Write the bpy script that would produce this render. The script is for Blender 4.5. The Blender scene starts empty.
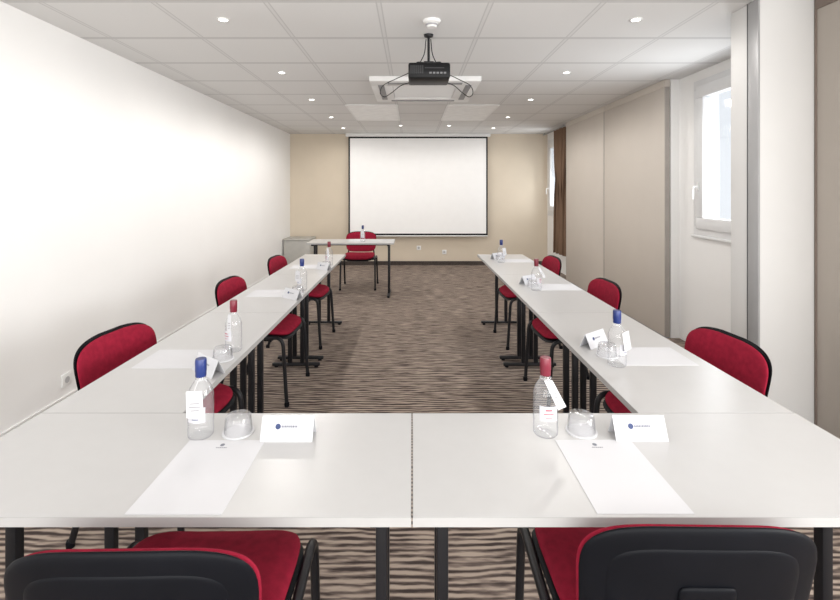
import bpy, bmesh, math, random
from mathutils import Vector, Matrix
random.seed(4)
S = bpy.context.scene
C = S.collection
PI = math.pi
S.view_settings.view_transform = 'Standard'
S.view_settings.look = 'None'

# ------------------------------------------------------------------ materials
def mat(name, col, rough=.5, metal=0, var=.06, scale=8, bump=0, bscale=200, emit=0, spec=.5, coat=0):
    m = bpy.data.materials.new(name); m.use_nodes = True
    nt = m.node_tree; b = nt.nodes['Principled BSDF']
    tc = nt.nodes.new('ShaderNodeTexCoord')
    nz = nt.nodes.new('ShaderNodeTexNoise'); nz.inputs['Scale'].default_value = scale; nz.inputs['Detail'].default_value = 4
    nt.links.new(tc.outputs['Object'], nz.inputs['Vector'])
    rp = nt.nodes.new('ShaderNodeValToRGB')
    rp.color_ramp.elements[0].position = .3; rp.color_ramp.elements[1].position = .7
    rp.color_ramp.elements[0].color = tuple(c*(1-var) for c in col)+(1,)
    rp.color_ramp.elements[1].color = tuple(min(1, c*(1+var)) for c in col)+(1,)
    nt.links.new(nz.outputs['Fac'], rp.inputs['Fac'])
    nt.links.new(rp.outputs['Color'], b.inputs['Base Color'])
    b.inputs['Roughness'].default_value = rough; b.inputs['Metallic'].default_value = metal
    b.inputs['Specular IOR Level'].default_value = spec
    if coat: b.inputs['Coat Weight'].default_value = coat
    if bump:
        n2 = nt.nodes.new('ShaderNodeTexNoise'); n2.inputs['Scale'].default_value = bscale
        nt.links.new(tc.outputs['Object'], n2.inputs['Vector'])
        bp = nt.nodes.new('ShaderNodeBump'); bp.inputs['Strength'].default_value = bump; bp.inputs['Distance'].default_value = .002
        nt.links.new(n2.outputs['Fac'], bp.inputs['Height']); nt.links.new(bp.outputs['Normal'], b.inputs['Normal'])
    if emit:
        b.inputs['Emission Color'].default_value = (1, .96, .9, 1); b.inputs['Emission Strength'].default_value = emit
    return m

def glassy(name, tint, edge, power=.35, gk=.35, pos=.35, milk=0):
    m = bpy.data.materials.new(name); m.use_nodes = True
    nt = m.node_tree; nt.nodes.clear()
    out = nt.nodes.new('ShaderNodeOutputMaterial')
    lw = nt.nodes.new('ShaderNodeLayerWeight'); lw.inputs['Blend'].default_value = power
    rp = nt.nodes.new('ShaderNodeValToRGB')
    rp.color_ramp.elements[0].color = tint+(1,); rp.color_ramp.elements[1].color = edge+(1,)
    rp.color_ramp.elements[0].position = pos
    tr = nt.nodes.new('ShaderNodeBsdfTransparent'); gl = nt.nodes.new('ShaderNodeBsdfGlossy'); gl.inputs['Roughness'].default_value = .05
    mx = nt.nodes.new('ShaderNodeMixShader'); mul = nt.nodes.new('ShaderNodeMath'); mul.operation = 'MULTIPLY_ADD'
    mul.inputs[1].default_value = gk; mul.inputs[2].default_value = .04
    nt.links.new(lw.outputs['Facing'], rp.inputs['Fac']); nt.links.new(rp.outputs['Color'], tr.inputs['Color'])
    nt.links.new(lw.outputs['Facing'], mul.inputs[0]); nt.links.new(mul.outputs[0], mx.inputs['Fac'])
    nt.links.new(tr.outputs[0], mx.inputs[1]); nt.links.new(gl.outputs[0], mx.inputs[2])
    if milk:
        df = nt.nodes.new('ShaderNodeBsdfDiffuse'); df.inputs['Color'].default_value = (.8, .81, .84, 1)
        m2 = nt.nodes.new('ShaderNodeMixShader'); m2.inputs['Fac'].default_value = milk
        nt.links.new(mx.outputs[0], m2.inputs[1]); nt.links.new(df.outputs[0], m2.inputs[2]); nt.links.new(m2.outputs[0], out.inputs[0])
    else: nt.links.new(mx.outputs[0], out.inputs[0])
    return m

M = {}
M['white_wall'] = mat('white_wall', (.885, .88, .868), .75, var=.012, scale=2, bump=.08, bscale=150)
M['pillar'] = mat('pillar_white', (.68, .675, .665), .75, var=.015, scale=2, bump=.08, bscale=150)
M['white_trim'] = mat('white_trim', (.80, .80, .79), .45, var=.02)
M['window_white'] = mat('window_white', (.76, .765, .77), .45, var=.02)
M['beige_wall'] = mat('beige_wall', (.665, .582, .468), .8, var=.02, scale=3, bump=.08)
M['panel'] = mat('partition_laminate', (.58, .53, .475), .6, var=.015, scale=3)
M['dark_panel'] = mat('taupe_laminate', (.44, .395, .35), .6, var=.015, scale=3)
M['seal'] = mat('seal_taupe', (.36, .33, .30), .6, var=.05)
M['brown_trim'] = mat('brown_trim', (.20, .155, .13), .5, var=.08)
M['tabletop'] = mat('table_laminate', (.500, .495, .492), .30, var=.010, scale=20)
M['edge'] = mat('table_edge', (.375, .370, .366), .5, var=.03)
M['black_metal'] = mat('black_metal', (.010, .010, .012), .4, var=.1, bump=.02, spec=.3)
M['black_plastic'] = mat('black_plastic', (.0045, .005, .007), .45, var=.15, bump=.06, bscale=500, spec=.10)
M['red'] = mat('red_fabric', (.255, .0115, .031), .9, var=.14, scale=40, bump=.35, bscale=600, spec=.12)
M['paper'] = mat('paper', (.63, .63, .65), .8, var=.01)
M['card'] = mat('card_paper', (.57, .572, .595), .8, var=.01)
M['ink'] = mat('blue_ink', (.03, .05, .14), .6)
M['grey_ink'] = mat('grey_ink', (.18, .19, .23), .6)
M['red_cap'] = mat('red_cap', (.17, .014, .03), .35)
M['blue_cap'] = mat('blue_cap', (.013, .03, .15), .35)
M['label'] = mat('bottle_label', (.55, .55, .585), .6)
M['red_ink'] = mat('red_ink', (.45, .14, .17), .6)
M['bottle'] = glassy('clear_bottle', (.985, .987, .99), (.66, .68, .72), gk=.25, milk=.07)
M['glass'] = glassy('clear_glass', (.985, .985, .987), (.64, .65, .67), pos=.3, milk=.07)
M['pane'] = glassy('window_pane', (.95, .97, .99), (.88, .90, .93), gk=.08)
M['screen'] = mat('screen_fabric', (.92, .92, .915), .85, var=.01)
M['black_cloth'] = mat('black_border', (.015, .015, .015), .8)
M['alu'] = mat('brushed_aluminium', (.38, .38, .385), .45, metal=.15, var=.04)
M['curtain'] = mat('brown_curtain', (.18, .115, .078), .95, var=.06, scale=3, bump=.15, spec=.1)
M['cabinet'] = mat('cabinet_grey', (.46, .45, .42), .5, var=.05)
M['projector'] = mat('projector_shell', (.007, .007, .008), .45, spec=.2)
M['vent'] = mat('dark_vent', (.03, .03, .032), .6)
M['ports'] = mat('port_grey', (.16, .16, .165), .6)
M['grille'] = mat('grey_grille', (.30, .30, .31), .6)
M['vane'] = mat('grey_vane', (.26, .26, .26), .6)
M['ac_white'] = mat('ac_white', (.79, .785, .775), .5, var=.01)
M['lamp'] = mat('lamp_disc', (1, 1, 1), .5, emit=9)
M['diffuser'] = mat('panel_diffuser', (.82, .82, .81), .6, emit=.05)
M['skirting'] = mat('dark_skirting', (.055, .042, .036), .8, var=.3, scale=40)
M['socket_grey'] = mat('socket_grey', (.45, .45, .46), .5)

def carpet_mat():
    m = bpy.data.materials.new('striped_carpet'); m.use_nodes = True
    nt = m.node_tree; b = nt.nodes['Principled BSDF']; N = nt.nodes.new; L = nt.links.new
    tc = N('ShaderNodeTexCoord'); sep = N('ShaderNodeSeparateXYZ'); L(tc.outputs['Object'], sep.inputs[0])
    mp = N('ShaderNodeMapping'); mp.inputs['Scale'].default_value = (3.6, 8, 1); L(tc.outputs['Object'], mp.inputs[0])
    nz = N('ShaderNodeTexNoise'); nz.inputs['Scale'].default_value = 1; nz.inputs['Detail'].default_value = 3; L(mp.outputs[0], nz.inputs['Vector'])
    a = N('ShaderNodeMath'); a.operation = 'MULTIPLY_ADD'; a.inputs[1].default_value = .055; L(nz.outputs['Fac'], a.inputs[0]); L(sep.outputs['Y'], a.inputs[2])
    f = N('ShaderNodeMath'); f.operation = 'MULTIPLY'; f.inputs[1].default_value = 2*PI/.031; L(a.outputs[0], f.inputs[0])
    s = N('ShaderNodeMath'); s.operation = 'SINE'; L(f.outputs[0], s.inputs[0])
    mp2 = N('ShaderNodeMapping'); mp2.inputs['Scale'].default_value = (6.5, 50, 1); L(tc.outputs['Object'], mp2.inputs[0])
    n2 = N('ShaderNodeTexNoise'); n2.inputs['Scale'].default_value = 1; n2.inputs['Detail'].default_value = 5; L(mp2.outputs[0], n2.inputs['Vector'])
    k = N('ShaderNodeMath'); k.operation = 'MULTIPLY_ADD'; k.inputs[1].default_value = 6.0; k.inputs[2].default_value = -2.95; L(n2.outputs['Fac'], k.inputs[0])
    ad = N('ShaderNodeMath'); ad.operation = 'ADD'; L(s.outputs[0], ad.inputs[0]); L(k.outputs[0], ad.inputs[1])
    mr = N('ShaderNodeMapRange'); mr.inputs['From Min'].default_value = -1.3; mr.inputs['From Max'].default_value = 1.3; L(ad.outputs[0], mr.inputs['Value'])
    rp = N('ShaderNodeValToRGB'); L(mr.outputs[0], rp.inputs['Fac'])
    e = rp.color_ramp.elements
    e[0].position = .10; e[0].color = (.058, .044, .040, 1); e[1].position = .86; e[1].color = (.42, .345, .285, 1)
    el = e.new(.46); el.color = (.185, .144, .125, 1)
    L(rp.outputs['Color'], b.inputs['Base Color']); b.inputs['Roughness'].default_value = .95; b.inputs['Specular IOR Level'].default_value = .1
    n3 = N('ShaderNodeTexNoise'); n3.inputs['Scale'].default_value = 300; L(tc.outputs['Object'], n3.inputs['Vector'])
    bp = N('ShaderNodeBump'); bp.inputs['Strength'].default_value = .4; bp.inputs['Distance'].default_value = .004
    L(n3.outputs['Fac'], bp.inputs['Height']); L(bp.outputs['Normal'], b.inputs['Normal'])
    return m
M['carpet'] = carpet_mat()

TILE = .645; TX0 = -.192; TY0 = 3.29
def ceiling_mat():
    m = bpy.data.materials.new('ceiling_tiles'); m.use_nodes = True
    nt = m.node_tree; b = nt.nodes['Principled BSDF']; N = nt.nodes.new; L = nt.links.new
    tc = N('ShaderNodeTexCoord'); sep = N('ShaderNodeSeparateXYZ'); L(tc.outputs['Object'], sep.inputs[0])
    def line(sock, off, add):
        a = N('ShaderNodeMath'); a.operation = 'SUBTRACT'; a.inputs[1].default_value = off - 50*TILE; L(sock, a.inputs[0])
        d = N('ShaderNodeMath'); d.operation = 'DIVIDE'; d.inputs[1].default_value = TILE; L(a.outputs[0], d.inputs[0])
        fr = N('ShaderNodeMath'); fr.operation = 'FRACT'; L(d.outputs[0], fr.inputs[0])
        c = N('ShaderNodeMath'); c.operation = 'SUBTRACT'; c.inputs[1].default_value = .5; L(fr.outputs[0], c.inputs[0])
        ab = N('ShaderNodeMath'); ab.operation = 'ABSOLUTE'; L(c.outputs[0], ab.inputs[0])
        rp = N('ShaderNodeValToRGB'); L(ab.outputs[0], rp.inputs['Fac'])
        e = rp.color_ramp.elements; e[0].position = .470-add; e[0].color = (0, 0, 0, 1); e[1].position = .478-add; e[1].color = (1, 1, 1, 1)
        el = e.new(.489); el.color = (.15, .15, .15, 1) if not add else (.55, .55, .55, 1)
        return rp.outputs['Color']
    lx = line(sep.outputs['X'], TX0, 0); ly = line(sep.outputs['Y'], TY0, .006)
    mx = N('ShaderNodeMath'); mx.operation = 'MAXIMUM'; L(lx, mx.inputs[0]); L(ly, mx.inputs[1])
    rp = N('ShaderNodeValToRGB'); L(mx.outputs[0], rp.inputs['Fac'])
    e = rp.color_ramp.elements; e[0].position = 0; e[0].color = (.715, .71, .70, 1); e[1].position = 1; e[1].color = (.51, .505, .50, 1)
    L(rp.outputs['Color'], b.inputs['Base Color']); b.inputs['Roughness'].default_value = .85
    n3 = N('ShaderNodeTexNoise'); n3.inputs['Scale'].default_value = 120; L(tc.outputs['Object'], n3.inputs['Vector'])
    bp = N('ShaderNodeBump'); bp.inputs['Strength'].default_value = .15; bp.inputs['Distance'].default_value = .002
    L(n3.outputs['Fac'], bp.inputs['Height']); L(bp.outputs['Normal'], b.inputs['Normal'])
    return m
M['ceiling'] = ceiling_mat()

# ------------------------------------------------------------------ mesh helpers
def box(bm, x0, x1, y0, y1, z0, z1, bev=0, seg=2):
    r = bmesh.ops.create_cube(bm, size=1)
    vs = r['verts']
    for v in vs:
        v.co = Vector((x0 if v.co.x < 0 else x1, y0 if v.co.y < 0 else y1, z0 if v.co.z < 0 else z1))
    if bev:
        es = list({e for v in vs for e in v.link_edges})
        bmesh.ops.bevel(bm, geom=es, offset=bev, segments=seg, affect='EDGES', profile=.5)

def fillet(pts, rad, k=5):
    pts = [Vector(p) for p in pts]; out = [pts[0]]
    for i in range(1, len(pts)-1):
        a, b, c = pts[i-1], pts[i], pts[i+1]
        d1 = a-b; d2 = c-b
        r = min(rad, d1.length*.48, d2.length*.48)
        p = b+d1.normalized()*r; q = b+d2.normalized()*r
        for j in range(k+1):
            t = j/k; out.append(p*(1-t)**2+b*2*t*(1-t)+q*t*t)
    out.append(pts[-1]); return out

def spline(pts, k=8):
    P = [Vector(p) for p in pts]; P = [P[0]*2-P[1]]+P+[P[-1]*2-P[-2]]; out = []
    for i in range(1, len(P)-2):
        a, b, c, d = P[i-1:i+3]
        for j in range(k):
            t = j/k
            out.append(.5*((2*b)+(c-a)*t+(2*a-5*b+4*c-d)*t*t+(3*b-a-3*c+d)*t**3))
    out.append(P[-2]); return out

def tube(bm, pts, r, n=10):
    pts = [Vector(p) for p in pts]
    t = (pts[1]-pts[0]).normalized()
    up = Vector((0, 0, 1)) if abs(t.z) < .9 else Vector((0, 1, 0))
    nrm = (up-t*up.dot(t)).normalized(); rings = []
    for i, p in enumerate(pts):
        if i == 0: tt = t
        elif i == len(pts)-1: tt = (pts[i]-pts[i-1]).normalized()
        else: tt = ((pts[i]-pts[i-1]).normalized()+(pts[i+1]-pts[i]).normalized()).normalized()
        nrm = (nrm-tt*nrm.dot(tt)).normalized(); bi = tt.cross(nrm)
        rr = r[i] if isinstance(r, (list, tuple)) else r
        rings.append([bm.verts.new(p+(nrm*math.cos(2*PI*j/n)+bi*math.sin(2*PI*j/n))*rr) for j in range(n)])
    for a, b in zip(rings, rings[1:]):
        for j in range(n): bm.faces.new((a[j], a[(j+1) % n], b[(j+1) % n], b[j]))
    bm.faces.new(rings[0][::-1]); bm.faces.new(rings[-1])

def lathe(bm, prof, n=28, c=(0, 0, 0)):
    rings = []
    for r, z in prof:
        if r < 1e-6: rings.append([bm.verts.new((c[0], c[1], c[2]+z))])
        else: rings.append([bm.verts.new((c[0]+r*math.cos(2*PI*j/n), c[1]+r*math.sin(2*PI*j/n), c[2]+z)) for j in range(n)])
    for a, b in zip(rings, rings[1:]):
        for j in range(n):
            k = (j+1) % n
            if len(a) == 1 and len(b) == 1: continue
            if len(a) == 1: bm.faces.new((a[0], b[k], b[j]))
            elif len(b) == 1: bm.faces.new((a[j], a[k], b[0]))
            else: bm.faces.new((a[j], a[k], b[k], b[j]))

def pad(bm, w, h, t, n, fn, rings=8, seg=56, p=5):
    def pt(a, r):
        c, s = math.cos(a), math.sin(a)
        return (math.copysign(abs(c)**(2/n), c)*w/2*r, math.copysign(abs(s)**(2/n), s)*h/2*r)
    F = []; Bk = []
    cf = bm.verts.new(fn(0, 0, t/2)); cb = bm.verts.new(fn(0, 0, -t/2))
    for i in range(1, rings+1):
        r = 1-(1-i/rings)**2
        zz = t/2*max(0, 1-r**p)**.5
        f = []; b = []
        for j in range(seg):
            u, v = pt(2*PI*(j+.5)/seg, r)
            vf = bm.verts.new(fn(u, v, zz)); f.append(vf)
            b.append(vf if i == rings else bm.verts.new(fn(u, v, -zz)))
        F.append(f); Bk.append(b)
    for lay, cen, flip in ((F, cf, 0), (Bk, cb, 1)):
        for j in range(seg):
            k = (j+1) % seg
            q = (cen, lay[0][j], lay[0][k]); bm.faces.new(q[::-1] if flip else q)
            for a, b in zip(lay, lay[1:]):
                q = (a[j], b[j], b[k], a[k]); bm.faces.new(q[::-1] if flip else q)

def obj(name, bm, m, parent=None, smooth=True, angle=40):
    bmesh.ops.recalc_face_normals(bm, faces=bm.faces[:])
    me = bpy.data.meshes.new(name); bm.to_mesh(me); bm.free()
    me.materials.append(m)
    if smooth:
        for p in me.polygons: p.use_smooth = True
        me.set_sharp_from_angle(angle=math.radians(angle))
    o = bpy.data.objects.new(name, me); C.objects.link(o)
    if parent: o.parent = parent
    return o
def B(): return bmesh.new()
def boxobj(name, m, parent, *a, bev=0):
    bm = B(); box(bm, *a, bev=bev); return obj(name, bm, m, parent)
def tag(o, label, cat, group=None):
    o['label'] = label; o['category'] = cat
    if group: o['group'] = group
    return o
def thing(name, label, cat, loc=(0, 0, 0), rz=0, group=None):
    o = bpy.data.objects.new(name, None); C.objects.link(o); o.empty_display_size = .1
    o.location = loc; o.rotation_euler = (0, 0, rz)
    return tag(o, label, cat, group)
def dup(root, loc, rz, label):
    r = root.copy(); C.objects.link(r); r.location = loc; r.rotation_euler = (0, 0, rz); r['label'] = label
    for ch in list(root.children):
        c = ch.copy(); C.objects.link(c); c.parent = r
        for g in list(ch.children):
            d = g.copy(); C.objects.link(d); d.parent = c
    return r
def struct(name, bm, m):
    o = obj(name, bm, m); o['kind'] = 'structure'; return o

# ------------------------------------------------------------------ room
XL = -2.34; XR = 2.60; YB = 8.93; YF = -1.6; H = 2.515
bm = B(); box(bm, XL-.1, XR+.1, YF, YB+.1, -.1, 0); struct('floor', bm, M['carpet'])
bm = B(); box(bm, XL-.1, XR+.1, YF, YB+.1, H, H+.1); struct('ceiling', bm, M['ceiling'])
bm = B(); box(bm, XL-.1, XL, YF, YB, 0, H); struct('wall_left', bm, M['white_wall'])
bm = B(); box(bm, XL-.1, XR+.1, YB, YB+.1, 0, H); struct('wall_back', bm, M['beige_wall'])
W1 = (3.2, 4.27, 1.03, 2.43); W2 = (7.7, 8.82, .98, 2.38); FILL_GAP = (-1.3, .95, .9, 2.35)  # last opening is added out of view, to let the side fill in
bm = B()
T = .22
prev = YF
for w in (FILL_GAP, W1, W2):
    box(bm, XR, XR+T, prev, w[0], 0, H)
    box(bm, XR, XR+T, w[0], w[1], 0, w[2]); box(bm, XR, XR+T, w[0], w[1], w[3], H)
    prev = w[1]
box(bm, XR, XR+T, prev, YB, 0, H)
struct('wall_right', bm, M['white_wall'])
bm = B(); box(bm, 2.515, XR, 4.52, 7.43, 0, H); struct('wall_right_pier', bm, M['white_wall'])
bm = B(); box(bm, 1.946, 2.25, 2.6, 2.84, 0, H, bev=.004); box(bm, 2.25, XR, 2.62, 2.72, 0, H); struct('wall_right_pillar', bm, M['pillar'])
bm = B(); box(bm, XL, XR, YB-.018, YB, 0, .075); struct('baseboard_back', bm, M['skirting'])
bm = B(); box(bm, XL, XL+.012, YF, YB-.018, 0, .055); struct('baseboard_left', bm, M['white_trim'])
t = thing('partition_jamb', 'slim vertical grey metal strip on the corner of the white pillar', 'jamb', (1.946, 2.66, 0))
boxobj('profile', M['alu'], t, -.010, 0, -.060, .030, 0, H-.002, bev=.002)
boxobj('groove', M['vent'], t, -.0115, -.010, .022, .026, 0, H-.002)

def part_panel(y0, y1, x, label, pm, rm):
    t = thing('partition_panel', label, 'partition panel', (x, (y0+y1)/2, 0), 0, 'beige sliding partition panels')
    d = (y1-y0)/2
    boxobj('panel', pm, t, 0, .05, -d+.012, d-.012, .012, H-.07, bev=.004)
    for a in (-d, d-.012): boxobj('edge_seal', rm or M['seal'], t, -.004 if rm else .002, .046, a, a+.012, .012, H-.07)
    boxobj('top_rail', rm or pm, t, -.004, .05, -d, d, H-.07, H-.001, bev=.002)
    boxobj('bottom_seal', M['grille'], t, .008, .042, -d, d, 0, .012)
part_panel(4.52, 5.96, 2.46, 'beige partition panel between the window recess and the vertical seam', M['panel'], None)
part_panel(5.965, 7.43, 2.46, 'beige partition panel beside the brown curtain', M['panel'], None)
part_panel(1.10, 2.598, 2.252, 'taupe partition panel with brown trim at the right edge, nearer than the pillar', M['dark_panel'], M['brown_trim'])

def window(name, w):
    y0, y1, z0, z1 = w
    r = bpy.data.objects.new(name, None); C.objects.link(r); r['kind'] = 'structure'
    x = XR-.015
    def ring(bm, a, b, c, d, th, x0, x1, bev=.006):
        box(bm, x0, x1, a, b, c, c+th, bev=bev); box(bm, x0, x1, a, b, d-th, d, bev=bev)
        box(bm, x0, x1, a, a+th, c+th, d-th, bev=bev); box(bm, x0, x1, b-th, b, c+th, d-th, bev=bev)
    bm = B(); ring(bm, y0, y1, z0, z1, .085, x, x+.09); obj('window_frame', bm, M['window_white'], r)
    bm = B(); ring(bm, y0+.06, y1-.06, z0+.06, z1-.06, .105, x-.02, x+.05, .01); sash = obj('sash', bm, M['window_white'], r)
    boxobj('pane', M['pane'], sash, x+.012, x+.018, y0+.155, y1-.155, z0+.155, z1-.155)
    boxobj('sill', M['window_white'], r, x-.015, x+.1, y0-.02, y1+.02, z0-.02, z0+.002, bev=.006)
    yh = y1-.10; zh = 1.47
    bm = B(); box(bm, x-.03, x-.02, yh-.015, yh+.015, zh-.04, zh+.04, bev=.004)
    tube(bm, fillet([(x-.022, yh, zh), (x-.065, yh, zh), (x-.068, yh, zh-.11)], .02), .0085, 8)
    obj('window_handle', bm, M['white_trim'], sash)
window('window_1', W1); window('window_2', W2)

# ------------------------------------------------------------------ ceiling fittings
def downlight(x, y, label, e):
    t = thing('ceiling_spotlight', label, 'ceiling light', (x, y, H), 0, 'recessed ceiling spotlights')
    bm = B(); lathe(bm, [(.026, -.001), (.027, -.005), (.037, -.005), (.040, -.003), (.040, 0), (.026, 0), (.026, -.001)], 24); obj('trim_ring', bm, M['white_trim'], t)
    bm = B(); lathe(bm, [(0, -.003), (.026, -.003), (.026, -.001), (0, -.001)], 24); obj('lamp', bm, M['lamp'], t)
    l = bpy.data.lights.new('spot_lamp', 'SPOT'); l.energy = e; l.spot_size = 3.1; l.spot_blend = .5; l.shadow_soft_size = .05; l.color = (1, .965, .925)
    o = bpy.data.objects.new('spot_lamp', l); C.objects.link(o); o.location = (x, y, H-.03)
ordn = ['nearest', 'second', 'third', 'fourth', 'farthest']
for nm, X, k in (('left', -1.19, 1), ('right', 1.41, .65)):
    for i, y in enumerate((2.93, 4.25, 5.52, 6.85, 8.05)):
        downlight(X, y, f'small round recessed spotlight, {ordn[i]} of the {nm} ceiling row', (20, 30, 41, 41, 12)[i]*k)
downlight(-.19, 7.75, 'small round recessed spotlight above the left half of the projection screen', 13)
downlight(.62, 7.75, 'small round recessed spotlight above the right half of the projection screen', 13)

t = thing('smoke_detector', 'round white smoke detector on the ceiling nearer than the projector', 'smoke detector', (.125, 2.95, H))
bm = B(); lathe(bm, [(0, -.045), (.028, -.045), (.034, -.038), (.036, -.022), (.052, -.016), (.056, -.006), (.056, 0), (0, 0)]); obj('body', bm, M['ac_white'], t)
bm = B(); lathe(bm, [(.0355, -.036), (.0375, -.034), (.0385, -.026), (.037, -.024)]); obj('sensor_slot', bm, M['grille'], t)

t = thing('air_conditioner', 'square white ceiling cassette air conditioner behind the projector', 'air conditioner', (.125, 4.92, H))
bm = B()
for a in ((-.53, .53, -.53, -.32), (-.53, .53, .32, .53), (-.53, -.32, -.32, .32), (.32, .53, -.32, .32)):
    box(bm, a[0], a[1], a[2], a[3], -.045, 0, bev=.003)
obj('frame', bm, M['ac_white'], t)
bm = B()
for a in range(12):
    box(bm, -.315, .315, -.31+a*.053, -.31+a*.053+.038, -.038, -.026)
box(bm, -.318, .318, -.318, .318, -.024, -.002); obj('grille', bm, M['ac_white'], t)
for a, b in ((0, -1), (0, 1), (-1, 0), (1, 0)):
    bm = B()
    if a == 0: box(bm, -.36, .36, b*.43-.03, b*.43+.03, -.051, -.045, bev=.002)
    else: box(bm, a*.43-.03, a*.43+.03, -.36, .36, -.051, -.045, bev=.002)
    obj('air_vane', bm, M['vane'], t)

for x0, lab in ((TX0-TILE, 'left'), (TX0+TILE, 'right')):
    t = thing('ceiling_panel', f'flat bright white ceiling panel, {lab} of the two beyond the air conditioner', 'ceiling panel', (x0+TILE/2, 5.87+TILE, H), 0, 'bright ceiling panels')
    d = TILE/2
    bm = B()
    for s in (-1, 1):
        box(bm, -d, d, s*2*d-.012, s*2*d+.012, -.006, 0); box(bm, s*d-.012, s*d+.012, -2*d+.012, 2*d-.012, -.006, 0)
    obj('frame', bm, M['white_trim'], t)
    boxobj('diffuser', M['diffuser'], t, -d+.012, d-.012, -2*d+.012, 2*d-.012, -.004, -.001)

# projector
t = thing('projector', 'black projector hanging from the ceiling on a short pole', 'projector', (.115, 3.2, 2.185))
boxobj('body', M['projector'], t, -.14, .14, -.11, .12, 0, .105, bev=.014)
bm = B()
for i in range(7): box(bm, -.125+i*.013, -.125+i*.013+.007, -.1125, -.1095, .03, .085)
obj('vent', bm, M['vent'], t)
bm = B()
for i in range(5): box(bm, 0+i*.024, i*.024+.016, -.1125, -.1095, .028, .040)
obj('ports', bm, M['ports'], t)
boxobj('status_strip', M['vent'], t, -.03, .10, -.1125, -.1095, .065, .070)
bm = B(); tube(bm, [(.06, .10, .05), (.06, .155, .05)], .034, 20); obj('lens', bm, M['black_plastic'], t)
hz = H-2.185
bm = B(); tube(bm, [(0, .02, .13), (0, .02, hz-.012)], .009, 14); obj('pole', bm, M['black_metal'], t)
bm = B(); lathe(bm, [(0, -.014), (.030, -.014), (.034, 0), (0, 0)], 24, (0, .02, hz)); obj('ceiling_plate', bm, M['black_metal'], t)
bm = B(); box(bm, -.035, .035, -.02, .06, .125, .137, bev=.004); obj('mount_head', bm, M['black_metal'], t)
for sx in (-1, 1):
    for sy in (-1, 1):
        bm = B(); tube(bm, fillet([(sx*.025, .02+sy*.02, .130), (sx*.08, .02+sy*.06, .124), (sx*.09, .02+sy*.07, .100)], .02), .005, 8); obj('mount_arm', bm, M['black_metal'], t)
for s in (-1, 1):
    bm = B()
    pts = [(s*.10, .125, .03), (s*.13, .17, .035), (s*.20, .26, .03), (s*.27, .36, .0), (s*.33, .42, -.02), (s*.365, .46, .02), (s*.34, .46, .08), (s*.24, .40, .115), (s*.11, .22, .135), (s*.035, .09, .20), (s*.016, .052, hz-.02)]
    tube(bm, spline(pts), .0032, 8)
    obj('cable', bm, M['black_plastic'], t)

# ------------------------------------------------------------------ back wall
t = thing('projection_screen', 'large white pull-down projection screen with thin black border', 'projection screen', (.115, 8.82, 0))
hw = 1.32; zb = .58
boxobj('case', M['white_trim'], t, -hw-.05, hw+.05, -.04, .04, H-.065, H-.001, bev=.008)
boxobj('fabric', M['screen'], t, -hw+.03, hw-.03, -.006, -.003, zb+.035, H-.095)
bm = B()
box(bm, -hw, -hw+.03, -.006, -.002, zb, H-.065); box(bm, hw-.03, hw, -.006, -.002, zb, H-.065)
box(bm, -hw+.03, hw-.03, -.006, -.002, zb, zb+.035); box(bm, -hw+.03, hw-.03, -.006, -.002, H-.095, H-.065); obj('border', bm, M['black_cloth'], t)
bm = B(); tube(bm, [(-hw, -.004, zb-.012), (hw, -.004, zb-.012)], .012, 12); obj('weight_bar', bm, M['white_trim'], t)

def socket(name, loc, rz, label, mt):
    t = thing(name, label, 'wall socket', loc, rz, 'wall sockets')
    boxobj('plate', mt, t, -.042, .042, -.012, 0, -.042, .042, bev=.004)
    bm = B(); lathe(bm, [(0, 0), (.02, 0), (.022, .003), (0, .003)], 20)
    for v in bm.verts: v.co = Vector((v.co.x, -.0125-v.co.z*.3, v.co.y))
    obj('socket_face', bm, M['socket_grey'], t)
socket('wall_socket', (.13, YB, .33), 0, 'small white wall socket below the projection screen, nearer its centre', M['white_trim'])
socket('wall_socket', (.62, YB, .25), 0, 'small white wall socket below the projection screen, right of centre', M['white_trim'])
socket('wall_socket', (XL, 3.14, .16), PI/2, 'white wall socket low on the left wall', M['white_trim'])

t = thing('low_cabinet', 'low grey cabinet in the far left corner', 'cabinet', (-2.08, 8.62, 0))
boxobj('body', M['cabinet'], t, -.24, .24, -.22, .26, .03, .53, bev=.003)
boxobj('top', M['cabinet'], t, -.25, .25, -.25, .26, .53, .555, bev=.003)
boxobj('plinth', M['black_plastic'], t, -.22, .22, -.20, .25, 0, .03)
boxobj('door', M['cabinet'], t, -.236, .236, -.238, -.2205, .04, .522, bev=.003)

t = thing('curtain', 'gathered dark brown curtain beside the far right window', 'curtain', (2.50, 7.95, 0))
bm = B(); n = 120; rows = 12; V = []
for r in range(rows+1):
    z = .36+(2.47-.36)*r/rows
    V.append([bm.verts.new((.050*math.sin(i*.23+.7*math.sin(r*.45))*(1-.4*r/rows)+.014*math.sin(i*.41+r*.35), -.45+.63*i/n+.025*math.sin(i*.46+r*.3), z)) for i in range(n+1)])
for r in range(rows):
    for i in range(n): bm.faces.new((V[r][i], V[r][i+1], V[r+1][i+1], V[r+1][i]))
obj('fabric', bm, M['curtain'], t, angle=80)
bm = B(); tube(bm, [(0, -.5, 2.485), (0, .9, 2.485)], .012, 10)
box(bm, -.01, .01, -.3, -.28, 2.48, H-.001); box(bm, -.01, .01, .8, .82, 2.48, H-.001); obj('curtain_rail', bm, M['alu'], t)

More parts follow.
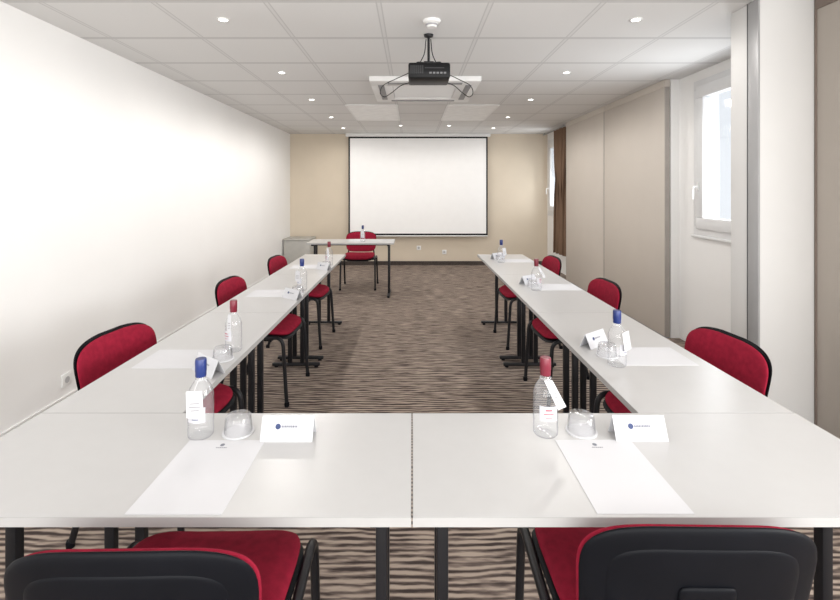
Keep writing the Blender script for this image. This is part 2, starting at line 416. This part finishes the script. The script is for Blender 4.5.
# ------------------------------------------------------------------ tables
def make_table(D, label, loc, rz, group, L=1.199, z=.74):
    t = thing('meeting_table', label, 'table', loc, rz, group)
    h = L/2; d = D/2
    boxobj('tabletop', M['tabletop'], t, -h+.0015, h-.0015, -d+.0015, d-.0015, z-.021, z)
    bm = B(); a = z-.0208; b = z-.0004
    box(bm, -h, h, -d, -d+.0015, a, b); box(bm, -h, h, d-.0015, d, a, b); box(bm, -h, -h+.0015, -d+.0015, d-.0015, a, b); box(bm, h-.0015, h, -d+.0015, d-.0015, a, b)
    obj('edge_band', bm, M['edge'], t)
    boxobj('rail', M['black_metal'], t, -h+.1, h-.1, -.018, .018, z-.060, z-.026, bev=.003)
    for s in (-1, 1):
        x = s*(h-.075)
        bm = B(); box(bm, x-.018, x+.018, -d+.03, d-.03, z-.046, z-.021, bev=.004); obj('bracket', bm, M['black_metal'], t)
        for q in (-1, 1):
            bm = B(); box(bm, x-.0145, x+.0145, q*.050-.016, q*.050+.016, .03, z-.045, bev=.004); obj('leg', bm, M['black_metal'], t)
        bm = B(); box(bm, x-.018, x+.018, -d+.03, d-.03, .012, .036, bev=.007); f = obj('foot', bm, M['black_metal'], t)
        for q in (-1, 1):
            bm = B(); lathe(bm, [(0, 0), (.016, 0), (.014, .013), (0, .013)], 14, (x, q*(d-.06), 0)); obj('glide', bm, M['black_plastic'], f)
    return t
G = 'U-shaped row of white tables'
make_table(.465, 'white table with black legs at the front left, nearest the camera', (-.5835, 1.2265, 0), 0, G, L=1.164)
make_table(.465, 'white table with black legs at the front right, nearest the camera', (.6025, 1.2265, 0), 0, G, L=1.202)
wh = ['nearest', 'middle', 'farthest']
XLr = -.942; XRr = .956
for i in range(3):
    y = 1.459+.6005+i*1.2
    if i == 0:
        tl = make_table(.445, f'{wh[i]} white table of the left row of the U', (XLr, y, 0), PI/2, G)
        tr = make_table(.49, f'{wh[i]} white table of the right row of the U', (XRr, y, 0), PI/2, G)
    else:
        dup(tl, (XLr, y, 0), PI/2, f'{wh[i]} white table of the left row of the U')
        dup(tr, (XRr, y, 0), PI/2, f'{wh[i]} white table of the right row of the U')
make_table(.49, 'separate white table facing the U in front of the projection screen', (-.82, 6.39, 0), 0, None, L=1.16)

# ------------------------------------------------------------------ chairs
def make_chair(label, loc, rz):
    t = thing('conference_chair', label, 'chair', loc, rz, 'red padded conference chairs')
    def seatf(u, v, w): return (u*(1-.06*(v < 0)*(-v/.22)), v+.0, .468+w-.022*max(0, v/.22)**4+.012*(abs(u)/.23)**2)
    bm = B(); pad(bm, .455, .44, .058, 5, seatf); obj('seat', bm, M['red'], t, angle=80)
    bm = B(); pad(bm, .468, .45, .03, 5.5, lambda u, v, w: (seatf(u, v, 0)[0], v, seatf(u, v, w)[2]-.028)); obj('seat_shell', bm, M['black_plastic'], t, angle=80)
    zc = .651
    def backf(off):
        def f(u, v, w):
            z = zc+v
            wd = 1+.04*(v/.15)-.06*max(0, v/.15)**3
            return (u*wd, -.225-.17*(z-.45)+.50*u*u+off+w, z-.014*(u/.23)**2*max(0, v/.15))
        return f
    bm = B(); pad(bm, .462, .298, .036, 4.6, lambda u, v, w: backf(0)(u, v-.0068, w), rings=9, p=3.8); obj('backrest', bm, M['red'], t, angle=80)
    bm = B(); pad(bm, .462, .303, .020, 4.6, backf(-.016), rings=9, p=7); sh = obj('back_shell', bm, M['black_plastic'], t, angle=80)
    bm = B(); pad(bm, .37, .22, .010, 4.5, backf(-.0245), rings=8, p=9); obj('moulded_field', bm, M['black_plastic'], sh, angle=80)
    bm = B(); pad(bm, .11, .09, .012, 7, lambda u, v, w: backf(-.0305)(u, v-.012, w), p=9); obj('grip_plate', bm, M['black_plastic'], sh, angle=80)
    for s in (-1, 1):
        for pts, yy in (([(s*.252, .235, .004), (s*.246, .205, .455), (s*.246, -.03, .448)], .235), ([(s*.252, -.255, .004), (s*.246, -.12, .448), (s*.246, -.03, .448)], -.255)):
            bm = B(); tube(bm, fillet(pts, .06), .0130); lg = obj('leg', bm, M['black_metal'], t)
            bm = B(); lathe(bm, [(0, 0), (.016, 0), (.0170, .02), (.0140, .028), (0, .028)], 12, (s*.252, yy, 0)); obj('foot_cap', bm, M['black_plastic'], lg)
        bm = B(); tube(bm, fillet([(s*.205, .10, .425), (s*.205, -.215, .420), (s*.190, -.246, .53), (s*.17, -.270, .62)], .06), .0115); obj('back_support', bm, M['black_metal'], t)
    for yy in (.12, -.10):
        bm = B(); tube(bm, [(-.246, yy, .43), (.246, yy, .43)], .010); obj('stretcher', bm, M['black_metal'], t)
    return t
ch = make_chair('red chair at the front left, seen from behind its black plastic back', (-.523, 1.120, 0), math.radians(1))
dup(ch, (.570, 1.180, 0), math.radians(-1), 'red chair at the front right, seen from behind its black plastic back')
for i, (x, y) in enumerate(((-1.09, 2.09), (-1.055, 3.36), (-1.045, 4.48))):
    dup(ch, (x, y, 0), -PI/2+math.radians((-8, -3, -4)[i]), f'{wh[i]} red chair of the left row, backed by the white wall')
for i, (x, y) in enumerate(((1.13, 2.03), (1.105, 3.28), (1.085, 4.46))):
    dup(ch, (x, y, 0), PI/2+math.radians((6, 3, 3)[i]), f'{wh[i]} red chair of the right row, on the partition side')
dup(ch, (-.78, 6.90, 0), PI, 'red chair behind the separate table, facing the camera')

# ------------------------------------------------------------------ table settings
def make_bottle(cap):
    t = thing('water_bottle', '', 'bottle', group='water bottles on the tables')
    bm = B()
    prof = [(0, .004), (.022, .002), (.031, .0), (.0345, .005), (.0350, .02), (.0340, .032), (.0350, .044), (.0350, .095), (.0338, .102), (.0350, .109), (.0340, .122), (.0285, .139), (.0200, .152), (.0140, .162), (.0128, .172), (.0128, .200), (0, .200)]
    lathe(bm, prof, 32); obj('bottle_body', bm, M['bottle'], t, angle=70)
    bm = B(); lathe(bm, [(.0138, .168), (.0150, .170), (.0148, .182), (.0156, .184), (.0156, .215), (.0142, .219), (0, .219)], 24); obj('cap', bm, M[cap], t)
    bm = B(); n = 14
    V = []
    for z in (.050, .092):
        V.append([bm.verts.new((.0356*math.sin(a), -.0356*math.cos(a), z)) for a in [(-.75+1.5*i/n) for i in range(n+1)]])
    for i in range(n): bm.faces.new((V[0][i], V[0][i+1], V[1][i+1], V[1][i]))
    lb = obj('label', bm, M['label'], t)
    for z0, z1, aa in ((.079, .084, .26), (.069, .072, .40), (.059, .061, .26)):
        bm = B()
        W = [[bm.verts.new((.0360*math.sin(a), -.0360*math.cos(a), z)) for a in [(-aa+2*aa*i/6) for i in range(7)]] for z in (z0, z1)]
        for i in range(6): bm.faces.new((W[0][i], W[0][i+1], W[1][i+1], W[1][i]))
        obj('print', bm, M['red_ink' if cap == 'red_cap' else 'ink'], lb)
    bm = B(); th = .0008
    if cap == 'red_cap': pts = [(-.010, .160, -.020), (.014, .160, -.020), (.046, .096, -.042), (.022, .088, -.046)]
    else: pts = [(-.025, .140, -.036), (.020, .142, -.036), (.028, .072, -.0435), (-.020, .069, -.0435)]
    f = [bm.verts.new((x, y, z)) for x, z, y in pts]; g = [bm.verts.new((x, y-th, z)) for x, z, y in pts]
    bm.faces.new(f); bm.faces.new(g[::-1])
    for i in range(4): bm.faces.new((f[i], f[(i+1) % 4], g[(i+1) % 4], g[i]))
    tg = obj('neck_tag', bm, M['card'], t, smooth=False)
    P4 = [Vector((x, y-th-.0004, z)) for x, z, y in pts]
    def onq(u, v): return (P4[0]*(1-u)+P4[1]*u)*(1-v)+(P4[3]*(1-u)+P4[2]*u)*v
    bm = B()
    for v0, u0, u1 in ((.45, .2, .8), (.58, .15, .85), (.71, .25, .75)):
        bm.faces.new([bm.verts.new(onq(*q)) for q in ((u0, v0), (u1, v0), (u1, v0+.045), (u0, v0+.045))])
    obj('lettering', bm, M['grille'], tg, smooth=False)
    bm = B(); loop = [(.0155*math.cos(a), .0155*math.sin(a)-.001, .161) for a in [2*PI*i/20 for i in range(21)]]
    tube(bm, loop, .0008, 6)
    if cap == 'blue_cap': tube(bm, [(0, -.0165, .161), (-.002, -.0365, .141)], .0008, 6)
    obj('tag_string', bm, M['paper'], tg)
    return t
protos = {c: make_bottle(c) for c in ('red_cap', 'blue_cap')}
def make_glass():
    t = thing('drinking_glass', '', 'glass', group='upturned glasses on the tables')
    bm = B(); lathe(bm, [(.0390, 0), (.0380, .016), (.0360, .038), (.035, .044), (.0335, .046), (0, .046), (0, .038), (.033, .038), (.035, .032), (.0363, .016), (.0375, 0), (.0390, 0)], 32); obj('tumbler', bm, M['glass'], t, angle=70)
    return t
gl0 = make_glass()
def make_coaster():
    bm = B(); lathe(bm, [(0, 0), (.044, 0), (.044, .004), (0, .004)], 28)
    return tag(obj('coaster', bm, M['paper']), '', 'coaster', 'round paper coasters')
co0 = make_coaster()
def make_card():
    t = thing('name_card', '', 'name card', group='folded name cards')
    bm = B(); w = .073; h = .061; d = .028; e = .001
    for s in (-1, 1):
        P = [(-w, s*d, 0), (w, s*d, 0), (w, 0, h), (-w, 0, h)]
        f = [bm.verts.new(p) for p in P]; g = [bm.verts.new((p[0], p[1]-s*e, max(0, p[2]-e*.3))) for p in P]
        bm.faces.new(f); bm.faces.new(g[::-1])
        for i in range(4): bm.faces.new((f[i], f[(i+1) % 4], g[(i+1) % 4], g[i]))
    obj('card', bm, M['card'], t, smooth=False)
    def onf(x, k): return Vector((x, -d*(1-k)-.0006, h*k+.0002))
    bm = B(); c = []
    for i in range(20): c.append(bm.verts.new(onf(-.026+.0075*math.cos(2*PI*i/20), .58+.0075/.068*math.sin(2*PI*i/20))))
    bm.faces.new(c); obj('emblem', bm, M['ink'], t, smooth=False)
    bm = B(); x = -.016
    for wd in (.0035, .0025, .0035, .0035, .002, .0035, .003, .0045, .003, .0035):
        bm.faces.new([bm.verts.new(onf(*q)) for q in ((x, .54), (x+wd, .54), (x+wd, .62), (x, .62))]); x += wd+.0013
    obj('lettering', bm, M['grey_ink'], t, smooth=False)
    return t
ca0 = make_card()
def make_paper():
    t = thing('paper_sheet', '', 'paper', group='blank paper sheets at the seats')
    boxobj('sheet', M['paper'], t, -.105, .105, -.1485, .1485, 0, .0012)
    bm = B(); c = [bm.verts.new((-.004+.006*math.cos(2*PI*i/18), .124+.007*math.sin(2*PI*i/18), .0016)) for i in range(18)]; bm.faces.new(c); obj('emblem', bm, M['grey_ink'], t, smooth=False)
    bm = B(); x = -.016
    for wd in (.004, .003, .004, .003, .004, .003): bm.faces.new([bm.verts.new(q) for q in ((x, .108, .0016), (x+wd, .108, .0016), (x+wd, .112, .0016), (x, .112, .0016))]); x += wd+.0015
    obj('lettering', bm, M['grey_ink'], t, smooth=False)
    return t
pa0 = make_paper()
used = set()
def put(proto, loc, rz, label):
    if proto.name not in used:
        used.add(proto.name); proto.location = loc; proto.rotation_euler = (0, 0, rz); proto['label'] = label
    else: dup(proto, loc, rz, label)
sets = [
 (-.515, 1.150, 0, 'blue_cap', 'on the front left table', (-.088, .178)),
 (.505, 1.152, 0, 'red_cap', 'on the front right table', (-.121, .186)),
 (-.955, 1.93, -PI/2, 'red_cap', 'at the nearest seat of the left row', (-.10, .176)),
 (-.945, 3.15, -PI/2, 'blue_cap', 'at the middle seat of the left row', (-.10, .176)),
 (-.950, 4.24, -PI/2, 'red_cap', 'at the farthest seat of the left row', (-.10, .176)),
 (.996, 1.96, PI/2, 'blue_cap', 'at the nearest seat of the right row', (-.10, .176)),
 (1.045, 3.35, PI/2, 'red_cap', 'at the middle seat of the right row', (-.10, .176)),
 (1.040, 4.60, PI/2, 'blue_cap', 'at the farthest seat of the right row', (-.10, .176)),
 (-.77, 6.45, PI, 'blue_cap', 'on the separate table by the screen', (-.10, .12)),
]
Z = .7402
for x, y, rz, cap, where, bo in sets:
    c, s = math.cos(rz), math.sin(rz)
    def P(u, v, dz=0): return (x+c*u-s*v, y+s*u+c*v, Z+dz)
    col = 'red' if cap == 'red_cap' else 'blue'
    put(protos[cap], P(*bo), 0 if rz in (0, PI) else rz*.4, f'clear bottle with {col} cap {where}')
    head = rz == PI
    put(pa0, P(0, .0 if not head else -.03), rz, f'blank white sheet of paper {where}')
    gu, gv, cu, cv = (.013, .194, .165, .168) if rz == 0 and x < 0 else (-.014, .196, .136, .168) if rz == 0 else (.005, .172, .142, .172)
    if not head:
        put(co0, P(gu, gv), rz, f'white round coaster under the glass {where}')
        put(gl0, P(gu, gv, .0041), rz, f'clear upturned drinking glass {where}')
        put(ca0, P(cu, cv), rz*.42, f'folded white name card {where}')

# ------------------------------------------------------------------ light
w = bpy.data.worlds.new('World'); S.world = w; w.use_nodes = True
bg = w.node_tree.nodes['Background']; bg.inputs[0].default_value = (.97, .98, 1, 1); bg.inputs[1].default_value = 1.05
def area(name, loc, rot, sx, sy, e, col=(1, 1, 1)):
    l = bpy.data.lights.new(name, 'AREA'); l.shape = 'RECTANGLE'; l.size = sx; l.size_y = sy; l.energy = e; l.color = col
    o = bpy.data.objects.new(name, l); C.objects.link(o); o.location = loc; o.rotation_euler = rot; return o
area('fill_light_rear', (0, YF-.3, 1.35), (PI/2+math.radians(14), 0, 0), 4.2, 1.9, 144, (1, .985, .96))  # added fill lamp behind the camera, tilted up to lift the ceiling
area('fill_light_side', (XR+.30, -.17, 1.55), (PI/2, 0, PI/2-math.radians(40)), 2.2, 1.3, 110, (1, .985, .965))  # added fill lamp outside the unseen opening, to brighten the left wall
area('window_light_near', (XR+.35, 3.72, 1.6), (PI/2-math.radians(22), 0, PI/2), 1.0, .9, 42, (1, .99, .98))
area('window_light_far', (XR+.35, 8.1, 1.6), (PI/2-math.radians(15), 0, PI/2+math.radians(28)), .9, 1.0, 32, (1, .99, .98))

cam = bpy.data.cameras.new('Camera'); co = bpy.data.objects.new('Camera', cam); C.objects.link(co)
co.location = (0, 0, 1.44); co.rotation_euler = (PI/2, 0, 0)
cam.sensor_width = 36; cam.lens = 465/840*36; cam.shift_x = 8/840; cam.shift_y = -110/840; cam.clip_start = .05
S.camera = co
